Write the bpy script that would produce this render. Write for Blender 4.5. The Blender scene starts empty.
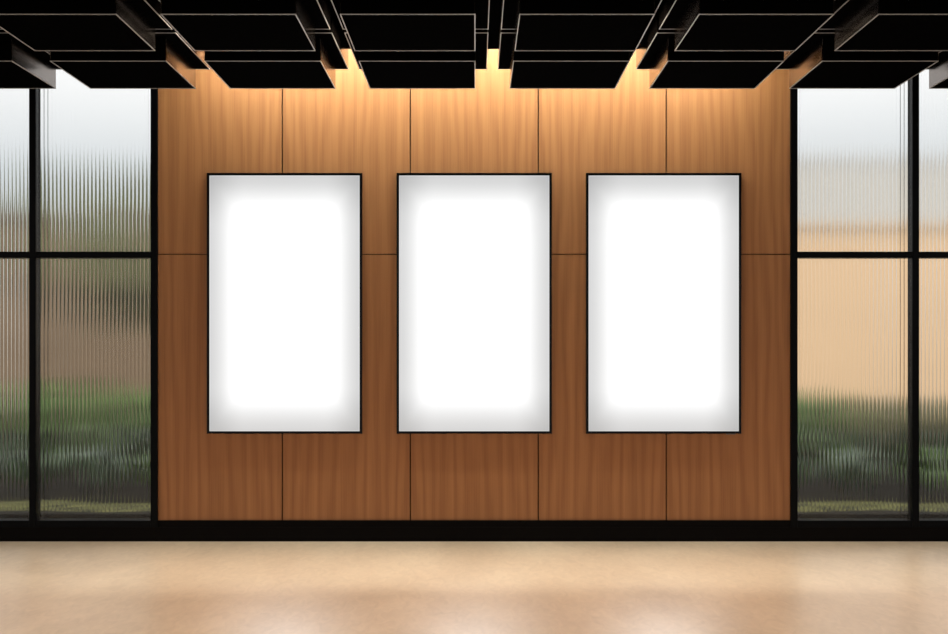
import bpy, bmesh, math, random
from mathutils import Vector, Matrix

random.seed(7)
scene = bpy.context.scene
C = scene.collection
R = math.radians

# ------------------------------------------------------------------ camera, sky, sun, exposure
F_PX, CX, HY = 1110.0, 475.0, 350.0          # focal length and vanishing point in a 948 x 634 frame
EYE = 1.492
cam_data = bpy.data.cameras.new('camera')
cam_data.sensor_width = 36.0
cam_data.lens = 36.0 * F_PX / 948.0
cam_data.shift_x = -(CX - 474.0) / 948.0
cam_data.shift_y = (HY - 317.0) / 948.0
cam = bpy.data.objects.new('camera', cam_data)
cam.location = (0, 0, EYE)
cam.rotation_euler = (R(90), 0, 0)
C.objects.link(cam)
scene.camera = cam

world = bpy.data.worlds.new('overcast_sky')
scene.world = world
world.use_nodes = True
wn, wl = world.node_tree.nodes, world.node_tree.links
wn.clear()
w_out = wn.new('ShaderNodeOutputWorld')
w_bg = wn.new('ShaderNodeBackground')
w_tc = wn.new('ShaderNodeTexCoord')
w_sep = wn.new('ShaderNodeSeparateXYZ')
w_map = wn.new('ShaderNodeMapRange')
w_map.inputs[1].default_value = -1.0
w_map.inputs[2].default_value = 1.0
w_ramp = wn.new('ShaderNodeValToRGB')
els = w_ramp.color_ramp.elements
els[0].position, els[0].color = 0.0, (.30, .25, .20, 1)
els[1].position, els[1].color = 1.0, (1.0, 1.0, 1.0, 1)
for p, c in ((.495, (.45, .40, .34, 1)), (.52, (.66, .64, .60, 1)), (.570, (.64, .68, .71, 1)), (.612, (1.0, 1.0, 1.0, 1))):
    e = els.new(p)
    e.color = c
w_bg.inputs['Strength'].default_value = 1.05
wl.new(w_tc.outputs['Generated'], w_sep.inputs[0])
wl.new(w_sep.outputs['Z'], w_map.inputs[0])
wl.new(w_map.outputs[0], w_ramp.inputs[0])
# the sky over the garden is a little brighter than the sky behind the camera
w_side = wn.new('ShaderNodeMapRange')
w_side.inputs[1].default_value = .15
w_side.inputs[2].default_value = -.75
w_side.inputs[3].default_value = 1.04
w_side.inputs[4].default_value = .95
wl.new(w_sep.outputs['Y'], w_side.inputs[0])
wl.new(w_side.outputs[0], w_bg.inputs['Strength'])
wl.new(w_ramp.outputs[0], w_bg.inputs['Color'])
wl.new(w_bg.outputs[0], w_out.inputs[0])

sun_data = bpy.data.lights.new('sun', 'SUN')
sun_data.energy = 3.6
sun_data.angle = R(3)
sun_data.color = (1.0, .93, .82)
sun = bpy.data.objects.new('sun', sun_data)
sun.rotation_euler = (R(40), 0, R(-8))        # high, from behind the camera, falls on the garden beyond the roof
sun.location = (0, -10, 14)
C.objects.link(sun)

vs = scene.view_settings
vs.view_transform = 'Standard'
vs.look = 'None'
vs.gamma = 1.0
vs.use_curve_mapping = False
vs.exposure = 0.0
LED_STRENGTH = 200.0
FLOOR_FILL_WATTS = 5.6
SCREEN_STRENGTH = 1.27

# ------------------------------------------------------------------ materials
def new_mat(name):
    m = bpy.data.materials.new(name)
    m.use_nodes = True
    return m, m.node_tree.nodes, m.node_tree.links, m.node_tree.nodes['Principled BSDF']

def plain(name, col, rough=.5, metal=0.0, spec=.5, noise=0.0, nscale=30.0):
    m, n, l, b = new_mat(name)
    b.inputs['Base Color'].default_value = (*col, 1)
    b.inputs['Roughness'].default_value = rough
    b.inputs['Metallic'].default_value = metal
    b.inputs['Specular IOR Level'].default_value = spec
    if noise:
        tc = n.new('ShaderNodeTexCoord')
        nz = n.new('ShaderNodeTexNoise')
        nz.inputs['Scale'].default_value = nscale
        nz.inputs['Detail'].default_value = 5
        rp = n.new('ShaderNodeValToRGB')
        rp.color_ramp.elements[0].position = .3
        rp.color_ramp.elements[1].position = .7
        rp.color_ramp.elements[0].color = (*[c * (1 - noise) for c in col], 1)
        rp.color_ramp.elements[1].color = (*[min(1, c * (1 + noise)) for c in col], 1)
        l.new(tc.outputs['Object'], nz.inputs['Vector'])
        l.new(nz.outputs['Fac'], rp.inputs[0])
        l.new(rp.outputs[0], b.inputs['Base Color'])
    return m

def math_node(n, l, op, a, b=None, clamp=False):
    nd = n.new('ShaderNodeMath')
    nd.operation = op
    nd.use_clamp = clamp
    for i, v in enumerate((a, b)):
        if v is None:
            continue
        if isinstance(v, (int, float)):
            nd.inputs[i].default_value = v
        else:
            l.new(v, nd.inputs[i])
    return nd.outputs[0]

def wood(name, flip):
    m, n, l, b = new_mat(name)
    tc = n.new('ShaderNodeTexCoord')
    mp = n.new('ShaderNodeMapping')
    mp.inputs['Scale'].default_value = (-1 if flip else 1, 1, 1)
    l.new(tc.outputs['Object'], mp.inputs[0])
    def noise(scale, s, detail, dist=0.0):
        q = n.new('ShaderNodeMapping')
        q.inputs['Scale'].default_value = scale
        l.new(mp.outputs[0], q.inputs[0])
        t = n.new('ShaderNodeTexNoise')
        t.inputs['Scale'].default_value = s
        t.inputs['Detail'].default_value = detail
        t.inputs['Distortion'].default_value = dist
        l.new(q.outputs[0], t.inputs['Vector'])
        return t.outputs['Fac']
    fine = noise((120, 1, 1.6), 1.0, 4)
    streak = noise((22, 1, .22), 1.0, 5, .25)
    broad = noise((6, 1, .12), 1.0, 2)
    # cathedral figure: bent growth rings
    sep = n.new('ShaderNodeSeparateXYZ')
    l.new(mp.outputs[0], sep.inputs[0])
    bend = noise((3.5, 1, .35), 1.0, 3)
    ph = math_node(n, l, 'MULTIPLY', sep.outputs['X'], 60.0)
    ph = math_node(n, l, 'ADD', ph, math_node(n, l, 'MULTIPLY', bend, 26.0))
    ph = math_node(n, l, 'ADD', ph, math_node(n, l, 'MULTIPLY', sep.outputs['Z'], 1.6))
    ring = math_node(n, l, 'MULTIPLY_ADD', math_node(n, l, 'SINE', ph), .5)
    ring.node.inputs[2].default_value = .5
    # small knots
    kv = n.new('ShaderNodeMapping')
    kv.inputs['Scale'].default_value = (2.6, 0.0, 1.5)
    l.new(mp.outputs[0], kv.inputs[0])
    vo = n.new('ShaderNodeTexVoronoi')
    vo.inputs['Scale'].default_value = 1.0
    l.new(kv.outputs[0], vo.inputs['Vector'])
    knot = math_node(n, l, 'LESS_THAN', vo.outputs['Distance'], .022)
    v = math_node(n, l, 'MULTIPLY', fine, .40)
    v = math_node(n, l, 'ADD', v, math_node(n, l, 'MULTIPLY', streak, .30))
    v = math_node(n, l, 'ADD', v, math_node(n, l, 'MULTIPLY', broad, .14))
    v = math_node(n, l, 'ADD', v, math_node(n, l, 'MULTIPLY', ring, .16))
    v = math_node(n, l, 'SUBTRACT', v, math_node(n, l, 'MULTIPLY', knot, .30), True)
    rp = n.new('ShaderNodeValToRGB')
    e = rp.color_ramp.elements
    e[0].position, e[0].color = .24, (.222, .080, .0245, 1)
    e[1].position, e[1].color = .74, (.375, .152, .053, 1)
    l.new(v, rp.inputs[0])
    l.new(rp.outputs[0], b.inputs['Base Color'])
    b.inputs['Roughness'].default_value = .5
    b.inputs['Specular IOR Level'].default_value = .28
    bp = n.new('ShaderNodeBump')
    bp.inputs['Strength'].default_value = .05
    bp.inputs['Distance'].default_value = .002
    l.new(fine, bp.inputs['Height'])
    l.new(bp.outputs[0], b.inputs['Normal'])
    return m

def concrete():
    m, n, l, b = new_mat('polished_concrete')
    tc = n.new('ShaderNodeTexCoord')
    def noise(scale, s, detail, dist=0.0):
        q = n.new('ShaderNodeMapping')
        q.inputs['Scale'].default_value = scale
        l.new(tc.outputs['Object'], q.inputs[0])
        t = n.new('ShaderNodeTexNoise')
        t.inputs['Scale'].default_value = s
        t.inputs['Detail'].default_value = detail
        t.inputs['Distortion'].default_value = dist
        l.new(q.outputs[0], t.inputs['Vector'])
        return t.outputs['Fac']
    cloud = noise((1, .55, 1), 1.3, 7, .8)
    fleck = noise((3, 1.3, 1), 5.0, 8, 1.5)
    spot = noise((1, 1, 1), 26.0, 3)
    v = math_node(n, l, 'MULTIPLY', cloud, .55)
    v = math_node(n, l, 'ADD', v, math_node(n, l, 'MULTIPLY', fleck, .45))
    rp = n.new('ShaderNodeValToRGB')
    e = rp.color_ramp.elements
    e[0].position, e[0].color = .34, (.455, .31, .20, 1)
    e[1].position, e[1].color = .64, (.615, .445, .305, 1)
    l.new(v, rp.inputs[0])
    dark = math_node(n, l, 'GREATER_THAN', spot, .735)
    mx = n.new('ShaderNodeMix')
    mx.data_type = 'RGBA'
    l.new(math_node(n, l, 'MULTIPLY', dark, .18), mx.inputs['Factor'])
    l.new(rp.outputs[0], mx.inputs['A'])
    mx.inputs['B'].default_value = (.22, .15, .10, 1)
    l.new(mx.outputs['Result'], b.inputs['Base Color'])
    rr = math_node(n, l, 'MULTIPLY_ADD', fleck, .03)
    rr.node.inputs[2].default_value = .30
    l.new(rr, b.inputs['Roughness'])
    b.inputs['IOR'].default_value = 2.3
    b.inputs['Specular IOR Level'].default_value = .5
    bp = n.new('ShaderNodeBump')
    bp.inputs['Strength'].default_value = .05
    bp.inputs['Distance'].default_value = .004
    l.new(fleck, bp.inputs['Height'])
    l.new(bp.outputs[0], b.inputs['Normal'])
    return m

def reeded_glass():
    m, n, l, b = new_mat('reeded_glass')
    b.inputs['Base Color'].default_value = (.98, .99, .985, 1)
    b.inputs['Transmission Weight'].default_value = 1.0
    b.inputs['Roughness'].default_value = .13
    b.inputs['IOR'].default_value = 1.34
    b.inputs['Specular IOR Level'].default_value = .25
    return m

def screen_mat(w, h):
    # a lit blank display whose picture is white with a soft grey border
    m, n, l, b = new_mat('lit_display')
    tc = n.new('ShaderNodeTexCoord')
    sep = n.new('ShaderNodeSeparateXYZ')
    l.new(tc.outputs['Object'], sep.inputs[0])
    def edge(axis, half, reach, lo):
        d = math_node(n, l, 'SUBTRACT', half, math_node(n, l, 'ABSOLUTE', sep.outputs[axis]))
        mr = n.new('ShaderNodeMapRange')
        mr.interpolation_type = 'SMOOTHSTEP'
        mr.inputs[1].default_value = 0
        mr.inputs[2].default_value = reach
        mr.inputs[3].default_value = lo
        mr.inputs[4].default_value = 1.0
        l.new(d, mr.inputs[0])
        return mr.outputs[0], d
    ex, dx = edge('X', w / 2, .29, .53)
    ez, dz = edge('Z', h / 2, .37, .51)
    v = math_node(n, l, 'SMOOTH_MIN', ex, ez)
    v.node.inputs[2].default_value = .15
    v = math_node(n, l, 'ADD', math_node(n, l, 'MULTIPLY', v, .5), math_node(n, l, 'MULTIPLY', math_node(n, l, 'MULTIPLY', ex, ez), .5))
    near = math_node(n, l, 'LESS_THAN', math_node(n, l, 'MINIMUM', dx, dz), .007)
    v = math_node(n, l, 'ADD', v, math_node(n, l, 'MULTIPLY', near, .05), False)
    core = n.new('ShaderNodeMapRange')           # the middle of the picture is far brighter than its border
    core.interpolation_type = 'SMOOTHSTEP'
    core.inputs[1].default_value = .22
    core.inputs[2].default_value = .52
    core.inputs[3].default_value = 1.0
    core.inputs[4].default_value = 7.5
    l.new(math_node(n, l, 'MINIMUM', dx, dz), core.inputs[0])
    v = math_node(n, l, 'MULTIPLY', v, core.outputs[0])
    v = math_node(n, l, 'MULTIPLY', v, SCREEN_STRENGTH)
    b.inputs['Base Color'].default_value = (.02, .02, .02, 1)
    b.inputs['Roughness'].default_value = .06
    b.inputs['Emission Color'].default_value = (1, 1, 1, 1)
    l.new(v, b.inputs['Emission Strength'])
    return m

def foliage(name, dark, light, scale=6.0, rough=.4):
    m, n, l, b = new_mat(name)
    tc = n.new('ShaderNodeTexCoord')
    nz = n.new('ShaderNodeTexNoise')
    nz.inputs['Scale'].default_value = scale
    nz.inputs['Detail'].default_value = 4
    rp = n.new('ShaderNodeValToRGB')
    rp.color_ramp.elements[0].position = .35
    rp.color_ramp.elements[1].position = .68
    rp.color_ramp.elements[0].color = (*dark, 1)
    rp.color_ramp.elements[1].color = (*light, 1)
    l.new(tc.outputs['Object'], nz.inputs['Vector'])
    l.new(nz.outputs['Fac'], rp.inputs[0])
    l.new(rp.outputs[0], b.inputs['Base Color'])
    b.inputs['Roughness'].default_value = rough
    b.inputs['Specular IOR Level'].default_value = .5
    return m

M_WOOD = (wood('teak_veneer', False), wood('teak_veneer_mirrored', True))
M_FLOOR = concrete()
M_GLASS = reeded_glass()
M_BACKING = plain('dark_backing', (.05, .02, .008), .9, 0, .1)
M_BASE = plain('black_plinth', (.003, .002, .0015), .7, 0, .05)
M_MULLION = plain('black_aluminium', (.0015, .0015, .0018), .35, 0, .06)
M_VOID = plain('black_ceiling_paint', (.0015, .0015, .0015), 1.0, 0, 0)
M_INFILL = plain('black_acoustic_felt', (.0015, .0015, .0015), 1.0, 0, 0, .3, 60)
M_TRAY = plain('dark_polished_metal', (.23, .195, .175), .20, 1.0)
M_TRIM = plain('grey_edge_trim', (.38, .37, .36), .5, 0, .5)
M_BEZEL = plain('black_screen_bezel', (.002, .002, .002), .22, 0, .18)
M_BADGE = plain('brown_grey_badge', (.16, .12, .10), .5)
M_HOUSING = plain('white_lamp_housing', (.7, .7, .68), .5)

def led_mat():
    m, n, l, b = new_mat('warm_led_diffuser')
    b.inputs['Base Color'].default_value = (.8, .8, .78, 1)
    b.inputs['Emission Color'].default_value = (.86, 1.0, .96, 1)
    b.inputs['Emission Strength'].default_value = LED_STRENGTH
    return m
M_LED = led_mat()

# ------------------------------------------------------------------ mesh helpers
def bx(bm, x0, x1, y0, y1, z0, z1):
    v = [bm.verts.new((x, y, z)) for z in (z0, z1) for y in (y0, y1) for x in (x0, x1)]
    for f in ((0, 2, 3, 1), (4, 5, 7, 6), (0, 1, 5, 4), (2, 6, 7, 3), (0, 4, 6, 2), (1, 3, 7, 5)):
        bm.faces.new([v[i] for i in f])

def link(name, bm, mat, parent=None, loc=(0, 0, 0), bevel=0.0, smooth=False):
    if bevel:
        bmesh.ops.bevel(bm, geom=bm.edges[:], offset=bevel, segments=2, affect='EDGES', clamp_overlap=True)
    bmesh.ops.recalc_face_normals(bm, faces=bm.faces[:])
    me = bpy.data.meshes.new(name)
    bm.to_mesh(me)
    bm.free()
    if smooth:
        for p in me.polygons:
            p.use_smooth = True
    me.materials.append(mat)
    o = bpy.data.objects.new(name, me)
    o.location = loc
    C.objects.link(o)
    if parent:
        o.parent = parent
    return o

def box(name, x0, x1, y0, y1, z0, z1, mat, parent=None, bevel=0.0):
    """A box whose origin is at its centre; coordinates are in the parent's frame."""
    bm = bmesh.new()
    c = ((x0 + x1) / 2, (y0 + y1) / 2, (z0 + z1) / 2)
    bx(bm, x0 - c[0], x1 - c[0], y0 - c[1], y1 - c[1], z0 - c[2], z1 - c[2])
    return link(name, bm, mat, parent, c, bevel)

def tag(o, label=None, cat=None, group=None, kind=None):
    if label: o['label'] = label
    if cat: o['category'] = cat
    if group: o['group'] = group
    if kind: o['kind'] = kind
    return o

def empty(name, loc=(0, 0, 0)):
    o = bpy.data.objects.new(name, None)
    o.location = loc
    o.empty_display_size = .1
    C.objects.link(o)
    return o

def copy_tree(o, parent=None):
    c = o.copy()
    C.objects.link(c)
    c.parent = parent
    for ch in list(o.children):
        copy_tree(ch, c)
    return c

# ------------------------------------------------------------------ the room shell
D = 8.672                                     # depth of the wood wall's face
ROOM_X = 5.45
fl = box('floor', -ROOM_X, ROOM_X, -8.0, 8.80, -.12, 0, M_FLOOR)
tag(fl, 'polished tan concrete floor in front of the wood wall', 'floor', kind='structure')

Z_LOW, Z_UP, Z_SLAB = EYE + 1.911, EYE + 2.073, EYE + 2.237
bm = bmesh.new()
bx(bm, -ROOM_X, ROOM_X, -1.6, 8.25, Z_SLAB, 4.20)        # slab over the panels
bx(bm, -ROOM_X, ROOM_X, 8.25, 8.80, 4.05, 4.20)          # lid of the light cove along the wall
ce = link('ceiling', bm, M_VOID)
tag(ce, 'black ceiling slab above the hung ceiling panels', 'ceiling', kind='structure')

# wood wall: dark backing with ten veneer panels
XL, XR = (157.9 - CX) / 128.0, (790.2 - CX) / 128.0
SEAMS = [(s - CX) / 128.0 for s in (282.3, 410.3, 538.3, 666.3)]
ZSEAM = EYE + (HY - 254.3) / 128.0
Z_BASE = EYE - 170.2 / 128.0
wall = box('wall_back', XL, XR, D + .020, 8.80, 0, 4.05, M_BACKING)
tag(wall, 'orange brown wood panelled wall behind the three screens', 'wall', kind='structure')
cols = [XL] + SEAMS + [XR]
G = .0045
for k in range(5):
    x0 = cols[k] + (G if k else 0)
    x1 = cols[k + 1] - (G if k < 4 else 0)
    cxk = {0: SEAMS[0] - .5, 4: SEAMS[3] + .5}.get(k, (cols[k] + cols[k + 1]) / 2)
    for z0, z1 in ((Z_BASE - .02, ZSEAM - G * .8), (ZSEAM + G * .8, 4.05)):
        bm = bmesh.new()
        bx(bm, x0 - cxk, x1 - cxk, -.010, .010, z0 - 2.0, z1 - 2.0)
        p = link('wall_panel', bm, M_WOOD[k % 2], None, (cxk, D + .010, 2.0), .0012)
        p.parent = wall
        p.matrix_parent_inverse = Matrix.Translation(wall.location).inverted()

# black plinth along the whole wall
bm = bmesh.new()
bx(bm, -ROOM_X, ROOM_X, 8.648, D + .03, 0, .112)
bx(bm, XL, XR, 8.656, D - .001, .112, Z_BASE)
bb = link('baseboard_back', bm, M_BASE)
tag(bb, 'black plinth along the foot of the wall', 'baseboard', kind='structure')

# ------------------------------------------------------------------ reeded windows
PITCH, FLUTE, GROOVE = .0297, .0024, .0050
US = [-1.0, -.84, -.60, -.36, -.12, .12, .36, .60, .84]       # one rib: a V groove, then a shallow curve
SEG = len(US)
def glass_pane(x0, x1, z0, z1, parent):
    bm = bmesh.new()
    nfl = max(1, round((x1 - x0) / PITCH))
    wid = (x1 - x0) / nfl
    prof = []
    for i in range(nfl * SEG + 1):
        u = US[i % SEG]
        y = GROOVE if u == -1.0 else -FLUTE * (1 - (u / .84) ** 2)
        prof.append((x0 + (i // SEG + (u + 1) / 2) * wid, y, 0))
    cz = (z0 + z1) / 2
    cx = (x0 + x1) / 2
    rows = []
    for z in (z0, z1):
        rows.append(([bm.verts.new((x - cx, y, z - cz)) for x, y, _ in prof],
                     [bm.verts.new((x - cx, .009, z - cz)) for x, y, _ in prof]))
    (fb, kb), (ft, kt) = rows
    for i in range(len(prof) - 1):
        f = bm.faces.new((fb[i], fb[i + 1], ft[i + 1], ft[i])); f.smooth = True
        bm.faces.new((kb[i + 1], kb[i], kt[i], kt[i + 1]))
        bm.faces.new((fb[i + 1], fb[i], kb[i], kb[i + 1]))
        bm.faces.new((ft[i], ft[i + 1], kt[i + 1], kt[i]))
    bm.faces.new((fb[0], ft[0], kt[0], kb[0]))
    bm.faces.new((fb[-1], kb[-1], kt[-1], ft[-1]))
    bm.edges.ensure_lookup_table()
    for e in bm.edges:
        a, b = e.verts
        if len(e.link_faces) == 2 and all(f.smooth for f in e.link_faces):
            if a.co.y > -1e-7 and b.co.y > -1e-7:
                e.smooth = False
        else:
            e.smooth = False
    o = link('glass_pane', bm, M_GLASS, parent, (cx, 8.672, cz))
    return o

def window(name, mulls, label):
    root = empty(name, (0, 8.70, 0))
    tag(root, label, 'window', kind='structure')
    def rel(o):
        o.matrix_parent_inverse = Matrix.Translation(root.location).inverted()
        return o
    hw = .0262
    zt0, zt1 = EYE + (HY - 257.7) / 128.2, EYE + (HY - 251.7) / 128.2
    zb, ztop = Z_BASE, 4.00
    for x in mulls:
        rel(box('mullion', x - hw, x + hw, 8.648, 8.760, .112, 4.05, M_MULLION, root, .002))
    mulls = sorted(mulls)
    for a, b in zip(mulls[:-1], mulls[1:]):
        rel(box('transom', a + hw, b - hw, 8.652, 8.755, zt0, zt1, M_MULLION, root, .002))
        rel(box('bottom_rail', a + hw, b - hw, 8.652, 8.755, .112, zb, M_MULLION, root, .002))
        rel(box('top_rail', a + hw, b - hw, 8.652, 8.755, ztop, 4.05, M_MULLION, root, .002))
        rel(glass_pane(a + hw - .004, b - hw + .004, zb - .004, zt0 + .004, root))
        rel(glass_pane(a + hw - .004, b - hw + .004, zt1 - .004, ztop + .004, root))
    return root

window('window_1', [-2.502, -3.449, -4.396, -5.343], 'reeded glass window in black frames on the left of the wood wall')
window('window_2', [2.488, 3.435, 4.382, 5.329], 'reeded glass window in black frames on the right of the wood wall')

# ------------------------------------------------------------------ stepped ceiling panels
PX, PY, LW, OV = 1.0225, 1.025, .772, .085
Y_FAR = 8.12
def ring(bm, h, t, z0, z1):
    bx(bm, -h, h, -h, -h + t, z0, z1)
    bx(bm, -h, h, h - t, h, z0, z1)
    bx(bm, -h, -h + t, -h + t, h - t, z0, z1)
    bx(bm, h - t, h, -h + t, h - t, z0, z1)

def make_panel():
    root = empty('ceiling_panel', (0, 0, 0))
    hl, hu = LW / 2, LW / 2 + OV
    zl, zu, zs = 0.0, Z_UP - Z_LOW, Z_SLAB - Z_LOW
    T = .0048
    for word, h, z0, z1 in (('upper', hu, zu, zs), ('lower', hl, zl, zu)):
        e, q = h - .0005, .006
        bm = bmesh.new(); bx(bm, -e, -e + q, -e, e, z0 + T, z1); link(word + '_side_rail', bm, M_TRAY, root)
        bm = bmesh.new(); bx(bm, e - q, e, -e, e, z0 + T, z1); link(word + '_side_rail', bm, M_TRAY, root)
        bm = bmesh.new(); bx(bm, -e + q, e - q, -e, -e + q, z0 + T, z1); link(word + '_shade_black_end', bm, M_VOID, root)  # both ends coloured black to stand for the dark reflections between rows
        bm = bmesh.new(); bx(bm, -e + q, e - q, e - q, e, z0 + T, z1); link(word + '_shade_black_end', bm, M_VOID, root)
        bm = bmesh.new(); ring(bm, h, T, z0, z0 + T); link(word + '_edge_trim', bm, M_TRIM, root)
        bm = bmesh.new(); bx(bm, -h + .0055, h - .0055, -h + .0055, h - .0055, z0 + T - .001, z0 + .03)
        link(word + '_infill', bm, M_INFILL, root)
    return root

X0 = -2.4287 + 3 * PX                # centre of the fifth panel from the left
F_LABELS = [
    'black ceiling panel by the wall cut off by the left picture edge, above outer left glass',
    'black ceiling panel by the wall above the left reeded window, beside the wood wall corner',
    'black ceiling panel by the wall directly above the left screen',
    'black ceiling panel by the wall above the left half of the middle screen',
    'black ceiling panel by the wall above the right half of the middle screen',
    'black ceiling panel by the wall directly above the right screen',
    'black ceiling panel by the wall above the inner pane of the right reeded window',
    'black ceiling panel by the wall cut off by the right picture edge, above outer right glass',
]
N_LABELS = [
    'black ceiling panel of the second row just touching the left picture edge',
    'large black ceiling panel of the second row, cut off by the left picture edge',
    'large black ceiling panel of the second row, in line with the left screen',
    'large black ceiling panel of the second row, left of the middle gap',
    'large black ceiling panel of the second row, right of the middle gap',
    'large black ceiling panel of the second row, in line with the right screen',
    'large black ceiling panel of the second row, cut off by the right picture edge',
    'black ceiling panel of the second row just beyond the right picture edge',
]
proto = make_panel()
first = True
for r in range(9):
    for k in range(8):
        o = proto if first else copy_tree(proto)
        first = False
        o.location = (X0 + (k - 4) * PX, Y_FAR - LW / 2 - r * PY - (.025 if r > 1 else 0), Z_LOW)
        if r == 0:
            lab, grp = F_LABELS[k], 'ceiling panels in the row next to the wall'
        elif r == 1:
            lab, grp = N_LABELS[k], 'ceiling panels in the second row from the wall'
        else:
            lab, grp = 'black ceiling panel in the rows overhead, in front of the second row', 'ceiling panels in the rows overhead'
        tag(o, lab, 'ceiling panel', grp)

# ------------------------------------------------------------------ hidden strip lamp in the cove over the wood wall
lamp = empty('strip_lamp', (.01, 8.37, 4.05))
tag(lamp, 'warm strip lamp in the ceiling cove over the wood wall', 'lamp')
LX = 2.12
bm = bmesh.new()
bx(bm, -LX - .01, LX + .01, -.04, .04, -.012, 0)
bx(bm, -LX - .01, LX + .01, -.04, -.031, -.04, -.012)
bx(bm, -LX - .01, LX + .01, .031, .04, -.04, -.012)
link('housing', bm, M_HOUSING, lamp)
box('diffuser', -LX, LX, -.030, .030, -.034, -.012, M_LED, lamp)

# ------------------------------------------------------------------ added lights hidden in the panel slots to brighten the floor
def make_floor_fill():
    root = empty('added_floor_fill')
    bm = bmesh.new()
    bx(bm, -.028, .028, -.40, .40, -.030, 0)
    link('housing', bm, M_VOID, root, bevel=.003)
    ld = bpy.data.lights.new('floor_fill_beam', 'AREA')
    ld.shape = 'RECTANGLE'
    ld.size, ld.size_y = .046, .76
    ld.energy = FLOOR_FILL_WATTS
    ld.spread = R(54)
    ld.color = (1.0, .85, .66)
    lo = bpy.data.objects.new('beam', ld)
    lo.location = (0, 0, -.0325)
    lo.parent = root
    C.objects.link(lo)
    return root
fill_proto = make_floor_fill()
first = True
for r in (.45, 2.3):
    for k in range(7):
        o = fill_proto if first else copy_tree(fill_proto)
        first = False
        o.location = (X0 + (k - 3.5) * PX, Y_FAR - LW / 2 - r * PY, Z_SLAB)
        tag(o, 'added floor fill light hidden in the slots between the ceiling panels', 'ceiling light', 'added fill lights in the ceiling slots')

# ------------------------------------------------------------------ three screens
SW, SH = 155.4 / 128.5, 261.0 / 128.5
SZ = EYE + (HY - 303.3) / 128.5
M_SCREEN = screen_mat(SW - .039, SH - .039)
def make_screen():
    root = empty('wall_screen')
    t = .026                                    # body depth
    b = .0195
    bm = bmesh.new()
    hw, hh = SW / 2, SH / 2
    bx(bm, -hw, hw, -t, 0, hh - b, hh)
    bx(bm, -hw, hw, -t, 0, -hh, -hh + b)
    bx(bm, -hw, -hw + b, -t, 0, -hh + b, hh - b)
    bx(bm, hw - b, hw, -t, 0, -hh + b, hh - b)
    link('bezel', bm, M_BEZEL, root)
    bm = bmesh.new(); bx(bm, -hw + b, hw - b, -.002, .002, -hh + b, hh - b)
    link('display', bm, M_SCREEN, root, (0, -t + .005, 0))
    bm = bmesh.new(); bx(bm, -hw + b, hw - b, -t + .008, 0, -hh + b, hh - b)
    link('back_cover', bm, M_BEZEL, root)
    return root
s0 = make_screen()
S_X = [(284.3 - CX) / 128.5, (474.2 - CX) / 128.5, (663.9 - CX) / 128.5]
S_LAB = ['tall blank white lit screen in thin black frame, left of the three on the wall',
         'tall blank white lit screen in thin black frame, middle of the three on the wall',
         'tall blank white lit screen on the right with a tiny badge under its frame']
for i, x in enumerate(S_X):
    s = s0 if i == 0 else copy_tree(s0)
    s.location = (x, D, SZ)
    tag(s, S_LAB[i], 'screen', 'tall screens on the wood wall')
    if i == 2:
        bd = box('badge', .49, .56, -.024, -.008, -SH / 2 - .007, -SH / 2, M_BADGE, s)
        bd['label'] = 'tiny brownish badge under the frame'

# ------------------------------------------------------------------ the garden beyond the glass
M_SOIL = plain('dark_soil', (.018, .014, .008), .9, 0, .2, .5, 5)
M_MOSS = foliage('moss', (.03, .03, .010), (.34, .33, .09), 11, .9)
M_LAWN = foliage('rough_grass', (.05, .07, .02), (.10, .12, .04), 3, .9)
M_LEAF = [foliage('broad_leaf_green', (.028, .075, .018), (.09, .19, .045), 3, .2),
          foliage('broad_leaf_pale_highlight', (.06, .12, .05), (.30, .40, .26), 4, .2),  # pale tone puts whitish sky highlights into the leaf colour
          foliage('broad_leaf_bright_green', (.06, .13, .012), (.17, .32, .045), 3, .22)]
M_STEM = plain('plant_stem', (.05, .045, .02), .7)
M_BUSH = [foliage('bush_green', (.05, .11, .02), (.14, .25, .05), 2.0, .6),
          foliage('bush_olive', (.07, .075, .025), (.15, .15, .055), 2.0, .6)]
M_CROWN = foliage('pale_tree_leaves', (.09, .10, .035), (.20, .21, .085), 1.5, .6)
M_BARK = plain('bark', (.10, .07, .045), .9, 0, .2, .4, 8)

GZ = .19                                      # the planting bed lies a little above the sill
gr = box('garden_ground', -16, 16, 8.80, 60, -.30, GZ, M_SOIL)
tag(gr, 'dark garden soil outside the reeded windows', 'ground', kind='structure')

def mound(name, x0, x1, y0, y1, h, mat, seed, label):
    rnd = random.Random(seed)
    bm = bmesh.new()
    nx, ny = 56, 10
    ph = [rnd.uniform(0, 6.28) for _ in range(6)]
    grid = []
    for j in range(ny + 1):
        row = []
        for i in range(nx + 1):
            u, v = i / nx, j / ny
            x = x0 + (x1 - x0) * u
            y = y0 + (y1 - y0) * v
            edge = min(1, 6 * min(u, 1 - u)) * math.sin(math.pi * v) ** .7
            z = h * edge * (.65 + .2 * math.sin(3.1 * x + ph[0]) + .15 * math.sin(7.3 * x + 4 * v + ph[1]) + .15 * rnd.random())
            row.append(bm.verts.new((x, y + .05 * math.sin(4.3 * x + ph[2]), GZ - .006 + z)))
        grid.append(row)
    for j in range(ny):
        for i in range(nx):
            bm.faces.new((grid[j][i], grid[j][i + 1], grid[j + 1][i + 1], grid[j + 1][i]))
    o = link(name, bm, mat, smooth=True)
    return tag(o, label, 'moss', kind='stuff')
mound('moss_bed', -5.6, -2.2, 8.93, 9.50, .045, M_MOSS, 1, 'yellow green moss bed outside the left window')
mound('moss_bed', 2.2, 5.6, 8.93, 9.50, .045, M_MOSS, 2, 'yellow green moss bed outside the right window')

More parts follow.
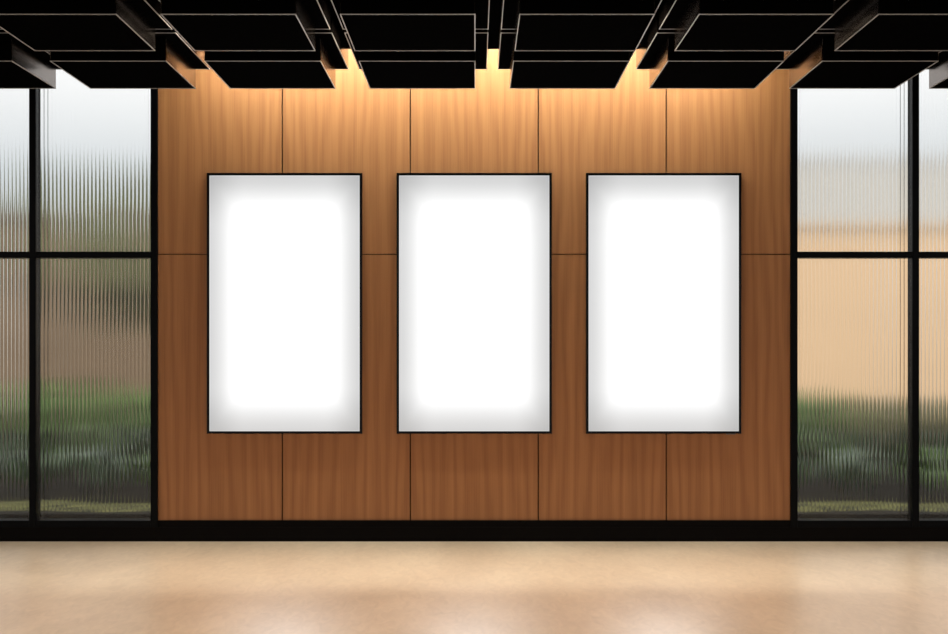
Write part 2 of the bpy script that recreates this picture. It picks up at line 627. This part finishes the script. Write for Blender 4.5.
def leaf(bm, base, az, length, width, rise, droop, rnd):
    """one arching blade with a folded midrib, from the base outwards"""
    n = 8
    d = Vector((math.cos(az), math.sin(az), 0))
    s = Vector((-d.y, d.x, 0))
    rows = []
    tw = rnd.uniform(-.4, .4)
    for i in range(n + 1):
        t = i / n
        out = length * (t ** .9)
        z = rise * math.sin(min(1.0, t * 1.15) * math.pi * .5) * (1.0 if t < .5 else 1 - droop * ((t - .5) * 2) ** 1.6)
        c = base + d * out + Vector((0, 0, z))
        w = width * (math.sin(math.pi * min(1, max(0.0, (t - .12) / .88)) ** .75) if t > .12 else .06) * .5 + .003
        up = Vector((0, 0, w * .30))
        sd = s * w + Vector((0, 0, w * tw))
        rows.append((bm.verts.new(c - sd + up), bm.verts.new(c), bm.verts.new(c + sd + up)))
    for a, b in zip(rows[:-1], rows[1:]):
        bm.faces.new((a[0], a[1], b[1], b[0]))
        bm.faces.new((a[1], a[2], b[2], b[1]))

def leafy_plant(x, y, h, spread, nleaf, mat, seed, label, grp):
    rnd = random.Random(seed)
    root = empty('broadleaf_plant', (x, y, GZ))
    bm = bmesh.new()
    for i in range(nleaf):
        az = i * 2.399 + rnd.uniform(-.3, .3)
        k = rnd.uniform(.6, 1.0)
        leaf(bm, Vector((rnd.uniform(-.03, .03), rnd.uniform(-.03, .03), rnd.uniform(0, .1))), az,
             spread * k, rnd.uniform(.16, .26), h * rnd.uniform(.65, 1.1), rnd.uniform(.3, .8), rnd)
    link('foliage', bm, mat, root, smooth=True)
    bm = bmesh.new()
    for i in range(5):
        a = i * 1.26
        bmesh.ops.create_cone(bm, segments=6, radius1=.012, radius2=.006, depth=.22, cap_ends=True,
                              matrix=Matrix.Translation((math.cos(a) * .03, math.sin(a) * .03, .09)) @ Matrix.Rotation(.25, 4, Vector((-math.sin(a), math.cos(a), 0))))
    link('stem', bm, M_STEM, root)
    return tag(root, label, 'plant', grp)

gl, grr = 'broadleaf plants outside the left window', 'broadleaf plants outside the right window'
for args in (
    (-2.72, 9.78, .36, 2, 'broad leaved green plant in the left window, half behind the wood wall edge', gl),
    (-3.30, 9.72, .36, 1, 'low broad leaved grey green plant in the left window, nearest the wood wall', gl),
    (-3.95, 9.80, .36, 0, 'low broad leaved dark green plant in the left window, behind the black mullion', gl),
    (-4.58, 9.76, .36, 1, 'low broad leaved plant outside the left window, past the left picture edge', gl),
    (-3.10, 10.62, .50, 0, 'taller broad leaved plant at the back of the left bed, near the wood wall', gl),
    (-3.78, 10.68, .52, 2, 'taller bright green broad leaved plant in the middle of the left window', gl),
    (-4.46, 10.62, .48, 0, 'taller broad leaved plant at the back of the left bed, by the picture edge', gl),
    (2.72, 9.78, .36, 0, 'broad leaved green plant in the right window, half behind the wood wall edge', grr),
    (3.34, 9.74, .36, 1, 'low broad leaved grey green plant in the right window, nearest the wood wall', grr),
    (3.97, 9.80, .36, 2, 'low broad leaved bright green plant in the right window, behind the black mullion', grr),
    (4.60, 9.76, .36, 1, 'low broad leaved plant outside the right window, past the right picture edge', grr),
    (3.08, 10.62, .50, 2, 'taller broad leaved plant at the back of the right bed, near the wood wall', grr),
    (3.76, 10.68, .46, 0, 'taller dark green broad leaved plant in the middle of the right window', grr),
    (4.44, 10.62, .46, 0, 'taller broad leaved plant at the back of the right bed, by the picture edge', grr)):
    x, y, h_, m_, lab, g_ = args
    leafy_plant(x, y, h_, .335, 26, M_LEAF[m_], int(x * 100) + 900, lab, g_)

def leaf_cloud(bm, cx, cy, cz, rx, ry, rz, n, size, rnd):
    for _ in range(n):
        d = Vector((rnd.gauss(0, 1), rnd.gauss(0, 1), rnd.gauss(0, 1))).normalized()
        k = rnd.uniform(.55, 1.0)
        p = Vector((cx + d.x * rx * k, cy + d.y * ry * k, cz + d.z * rz * k))
        nrm = (d + Vector((rnd.uniform(-.6, .6), rnd.uniform(-.6, .6), rnd.uniform(-.3, .9)))).normalized()
        a = nrm.orthogonal().normalized()
        a.rotate(Matrix.Rotation(rnd.uniform(0, 6.28), 3, nrm))
        b = nrm.cross(a)
        s = size * rnd.uniform(.6, 1.3)
        vs_ = [bm.verts.new(p + q) for q in (-a * s, b * s * .42 + nrm * s * .08, a * s, -b * s * .42 + nrm * s * .08)]
        bm.faces.new(vs_)

def shrub(x, y, blobs, mat, seed, label, grp, name='shrub'):
    rnd = random.Random(seed)
    root = empty(name, (x, y, GZ))
    bm = bmesh.new()
    for (bx_, by_, bz_, rx, ry, rz) in blobs:
        leaf_cloud(bm, bx_, by_, bz_, rx, ry, rz, int(900 * rx * rz / .3), .085, rnd)
    link('foliage', bm, mat, root)
    bm = bmesh.new()
    for i in range(5):
        a = i * 1.26 + .4
        bmesh.ops.create_cone(bm, segments=6, radius1=.022, radius2=.010, depth=.7, cap_ends=True,
                              matrix=Matrix.Translation((math.cos(a) * .10, math.sin(a) * .10, .33)) @ Matrix.Rotation(.3, 4, Vector((-math.sin(a), math.cos(a), 0))))
    link('stem', bm, M_BARK, root)
    return tag(root, label, 'shrub', grp)

gs = 'shrubs behind the broadleaf plants'
shrub(-3.42, 12.0, [(-.30, 0, 0.46, .27, .42, 0.46), (0, .05, 0.49, .28, .42, 0.46), (.30, 0, 0.46, .27, .42, 0.46)], M_BUSH[0], 21, 'green shrub in the left window behind the plants, nearest the wood wall', gs)
shrub(-4.58, 12.1, [(-.30, 0, 0.5, .27, .42, 0.5), (0, .05, 0.53, .28, .42, 0.5), (.30, 0, 0.5, .27, .42, 0.5)], M_BUSH[0], 25, 'green shrub in the left window behind the black mullion', gs)
shrub(-5.80, 12.0, [(-.30, 0, 0.44, .27, .42, 0.44), (0, .05, 0.47, .28, .42, 0.44), (.30, 0, 0.44, .27, .42, 0.44)], M_BUSH[1], 22, 'olive shrub outside the left window, past the left picture edge', gs)
shrub(3.42, 12.0, [(-.30, 0, 0.44, .27, .42, 0.44), (0, .05, 0.47, .28, .42, 0.44), (.30, 0, 0.44, .27, .42, 0.44)], M_BUSH[0], 23, 'green shrub in the right window behind the plants, nearest the wood wall', gs)
shrub(4.54, 12.1, [(-.30, 0, 0.4, .27, .42, 0.4), (0, .05, 0.43, .28, .42, 0.4), (.30, 0, 0.4, .27, .42, 0.4)], M_BUSH[1], 24, 'olive shrub in the right window behind the black mullion', gs)
shrub(5.70, 12.0, [(-.30, 0, 0.42, .27, .42, 0.42), (0, .05, 0.45, .28, .42, 0.42), (.30, 0, 0.42, .27, .42, 0.42)], M_BUSH[1], 26, 'olive shrub outside the right window, past the right picture edge', gs)

def tree(x, y, trunk_h, blobs, seed, label):
    rnd = random.Random(seed)
    root = empty('garden_tree', (x, y, GZ))
    bm = bmesh.new()
    n = 10
    prev = None
    for i in range(n + 1):
        t = i / n
        r = .12 * (1 - .6 * t)
        c = Vector((.10 * math.sin(t * 3), .05 * math.sin(t * 5), trunk_h * t))
        ring_ = [bm.verts.new(c + Vector((math.cos(a) * r, math.sin(a) * r, 0))) for a in [k * math.pi / 4 for k in range(8)]]
        if prev:
            for k in range(8):
                bm.faces.new((prev[k], prev[(k + 1) % 8], ring_[(k + 1) % 8], ring_[k]))
        prev = ring_
    link('trunk', bm, M_BARK, root, smooth=True)
    bm = bmesh.new()
    for bl in blobs:
        leaf_cloud(bm, *bl, int(1500 * bl[3] * bl[5]), .12, rnd)
    link('crown', bm, M_CROWN, root)
    return tag(root, label, 'tree')
tree(-4.95, 15.2, 2.5, [(0, 0, 2.5, .95, .8, .85), (.6, 0, 2.2, .7, .6, .75), (-.5, 0, 2.7, .65, .6, .65)], 31,
     'loose olive green tree in front of the brown garden wall, behind the inner left pane')

tree(-6.9, 21.0, 3.9, [(0, 0, 3.9, 1.3, 1.0, 1.1), (.8, 0, 3.4, .9, .8, .8), (-.9, 0, 3.5, .9, .8, .9)], 32,
     'pale green tree rising over the brown garden wall behind the inner left pane')
tree(-10.6, 21.6, 3.5, [(0, 0, 3.5, 1.1, 1.0, 1.0), (.7, 0, 3.2, .8, .8, .8)], 33,
     'pale green tree rising over the brown garden wall behind the outer left pane')

# far walls
M_BROWN = plain('brown_render', (.19, .137, .092), .9, 0, .2, .18, 1.2)
M_TAN = plain('tan_render', (.66, .47, .30), .9, 0, .2, .10, .8)
def far_building(name, x0, x1, y, h, mat, label, coping):
    root = empty(name, ((x0 + x1) / 2, y, GZ))
    w = (x1 - x0) / 2
    bm = bmesh.new(); bx(bm, -w, w, 0, .35, 0, h); link('wall_face', bm, mat, root)
    bm = bmesh.new(); bx(bm, -w - .05, w + .05, -.06, .41, h, h + .09); link('coping', bm, coping, root)
    return tag(root, label, 'garden wall')
far_building('garden_wall', -14, -2.0, 18.0, 3.45, M_BROWN, 'brown garden wall blurred behind the left window', M_BROWN)
far_building('garden_wall', 1.5, 15, 20.0, 3.5, M_TAN, 'peach tan garden wall blurred behind the right window', M_TAN)
M_PALE = plain('pale_render', (.52, .51, .49), .9, 0, .2, .08, .5)
far_building('garden_building', 2.0, 22, 30.0, 6.4, M_PALE, 'pale grey building blurred above the peach garden wall', M_PALE)['category'] = 'building'
